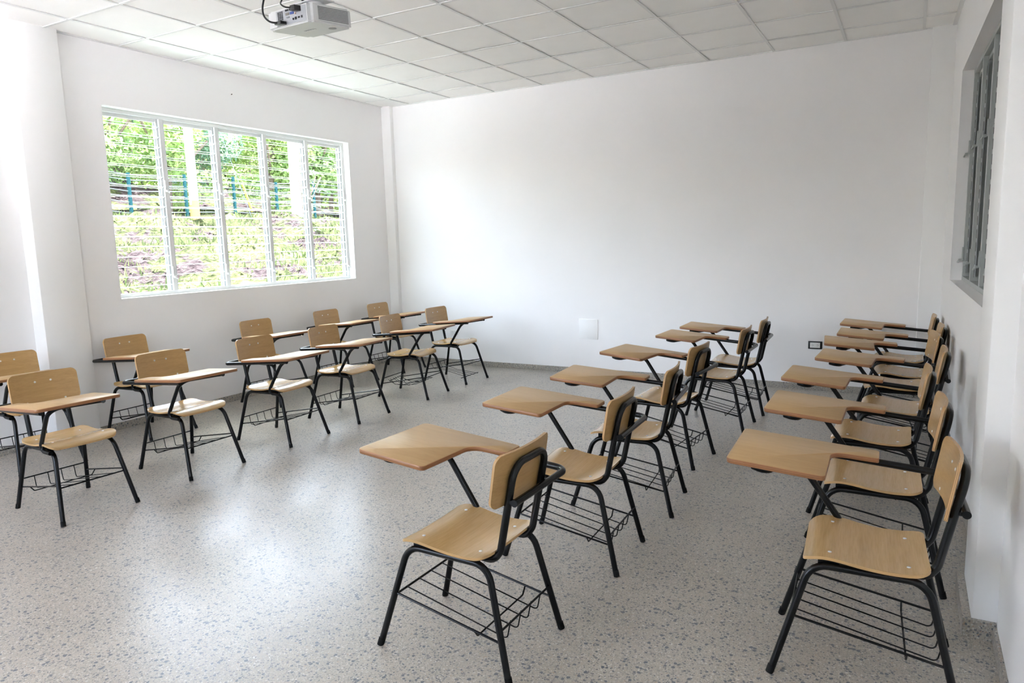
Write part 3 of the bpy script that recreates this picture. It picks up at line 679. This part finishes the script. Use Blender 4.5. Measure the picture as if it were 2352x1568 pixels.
for i in range(9): spots.append((-20.5-rr.uniform(0, 2.0), 5.5+i*2.9+rr.uniform(-.6, .6), (0, 0, 2, 0, 1, 0, 0, 1, 0)[i], rr.uniform(.75, .95)))
KIND = ['bright yellow-green', 'mid green', 'dark blue-green']
where = ['close behind the wire fence', 'on the slope farther behind the fence', 'on the slope outside, out past the left column']
for i, (x, y, k, s) in enumerate(spots):
    o = TP[k] if not used[k] else copy_tree(TP[k]); used[k] = True
    o.location = (x, y, ground_z(x, y)-.1); o.rotation_euler = (0, 0, rr.uniform(0, 6.28)); o.scale = (s*1.1, s*1.1, s)
    tier = 0 if i < 9 else 1 if i < 18 else 2
    tag(o, '%s leafy tree %s outside the window' % (KIND[k], where[tier]), 'tree', '%s trees %s' % (KIND[k], where[tier]))
# grass and weeds on the bank: uncountable
vl = []; fl = []
for _ in range(26000):
    x = -RNG.uniform(2.9, 13.8); y = RNG.uniform(-3, 18)
    c_ = math.sin(x*1.7+y*1.1)+math.sin(y*2.3-x*.9+2)
    if c_ < RNG.uniform(-1.2, .9): continue
    z = ground_z(x, y); h = RNG.uniform(.06, .22); a = RNG.uniform(0, 6.28); wv = np.array([math.cos(a), math.sin(a), 0])*RNG.uniform(.015, .04)
    b_ = np.array([x, y, z-.03]); t_ = b_+np.array([RNG.uniform(-.1, .1), RNG.uniform(-.1, .1), h]); i = len(vl); vl += [b_-wv, b_+wv, t_]; fl.append((i, i+1, i+2))
me = bpy.data.meshes.new('grass'); me.from_pydata([tuple(map(float, v)) for v in vl], [], fl); me.materials.append(LG)
go = bpy.data.objects.new('grass', me); C.objects.link(go); tag(go, 'grass and weeds growing over the bank outside the window', 'grass', kind='stuff')
# fence
MTEAL = simple('teal_post', (.015, .07, .075), .6, 0, .1); MWIRE = simple('fence_wire', (.16, .20, .21), .6)
fn = empty('wire_fence', (-13, 10, 2.4)); tag(fn, 'teal post and strand wire fence on top of the bank outside', 'fence')
for k in range(13):
    y = -2+1.75*k; z = ground_z(-13, y); bm = bmesh.new(); box(bm, -.035, .035, y-10-.035, y-10+.035, z-2.4-.2, z-2.4+1.25); obj('post', bm, MTEAL, fn, smooth=False)
for k in range(8):
    bm = bmesh.new(); tube(bm, [(0, 1.75*j-12, ground_z(-13, 1.75*j-2)-2.4+.15+.15*k) for j in range(13)], .014, 5); obj('wire', bm, MWIRE, fn)
def at_plane(px, py, x):    # point outside, on the plane x, behind a photo position
    d = f+r2*((px-1176)/1629.944)+u2*((784-py)/1629.944); t_ = (x-5.863)/d.x; return cam.location+d*t_ if False else Vector((5.863, -7.3203, 1.5182))+d*t_
MCON = simple('pale_concrete', (.62, .62, .60), .8); MORG = simple('orange_paint', (.75, .30, .08), .6); MYEL = simple('yellow_sleeve', (.80, .62, .06), .5)
p = at_plane(446, 465, -12.4); zg = ground_z(-12.4, p.y)
pole = empty('utility_pole', (-12.4, p.y, zg)); tag(pole, 'white utility pole with an orange painted base outside the window', 'pole')
bm = bmesh.new(); tube(bm, [(0, 0, .55), (0, 0, 7)], .125, 18); obj('shaft', bm, MCON, pole)
bm = bmesh.new(); tube(bm, [(0, 0, -.3), (0, 0, .55)], .13, 18); obj('painted_base', bm, MORG, pole)
p = at_plane(684, 500, -11.5); zg = ground_z(-11.5, p.y)
bm = bmesh.new(); tube(bm, [(0, 0, -.3), (0, 0, 7)], .17, 18); o = obj('concrete_post', bm, MCON); o.location = (-11.5, p.y, zg); tag(o, 'thick white concrete post behind big leaves outside the window', 'post')
q1 = at_plane(556, 420, -12.0); q2 = at_plane(579, 478, -12.0)
gw = empty('guy_wire', q2); tag(gw, 'slanting guy wire with a yellow sleeve outside the window', 'guy wire')
bm = bmesh.new(); tube(bm, [(0, 0, -.1), q1-q2], .035, 8); obj('sleeve', bm, MYEL, gw)
bm = bmesh.new(); tube(bm, [(0, 0, -.4), (q1-q2)*5.5], .008, 6); obj('wire', bm, MWIRE, gw)
q1 = at_plane(429, 300, -12.2); q2 = at_plane(438, 470, -12.2)
bm = bmesh.new(); tube(bm, [(0, 0, 0), q1-q2], .03, 8); o = obj('conduit', bm, MCON); o.location = q2; tag(o, 'thin white conduit beside the utility pole outside the window', 'conduit')
# broad-leaved shrub in front of the thick post
pc = at_plane(712, 470, -8.5); zg = ground_z(-8.5, pc.y)
sh = empty('broadleaf_shrub', (-8.5, pc.y, zg)); tag(sh, 'shrub with long pointed leaves in front of the thick white post', 'shrub')
bm = bmesh.new()
for k in range(5): tube(bm, [(0, 0, -.1), (random.uniform(-.15, .15), random.uniform(-.25, .25), .9), (random.uniform(-.3, .3), random.uniform(-.4, .4), 1.75)], .012, 6)
obj('stems', bm, MBARK, sh)
vl = []; fl = []
for k in range(30):
    c_ = np.array([RNG.uniform(-.35, .35), RNG.uniform(-.5, .5), RNG.uniform(.3, 2.0)])
    for j in range(6):
        a = 2*math.pi*j/6+RNG.uniform(0, .5); d = np.array([math.cos(a), math.sin(a), -.25]); sd_ = np.array([-math.sin(a), math.cos(a), 0])*.022
        i = len(vl); vl += [c_, c_+d*.12+sd_, c_+d*.26, c_+d*.12-sd_]; fl.append((i, i+1, i+2, i+3))
me = bpy.data.meshes.new('leaves'); me.from_pydata([tuple(map(float, v)) for v in vl], [], fl); me.materials.append(LM[2]); lo = bpy.data.objects.new('leaves', me); C.objects.link(lo); lo.parent = sh
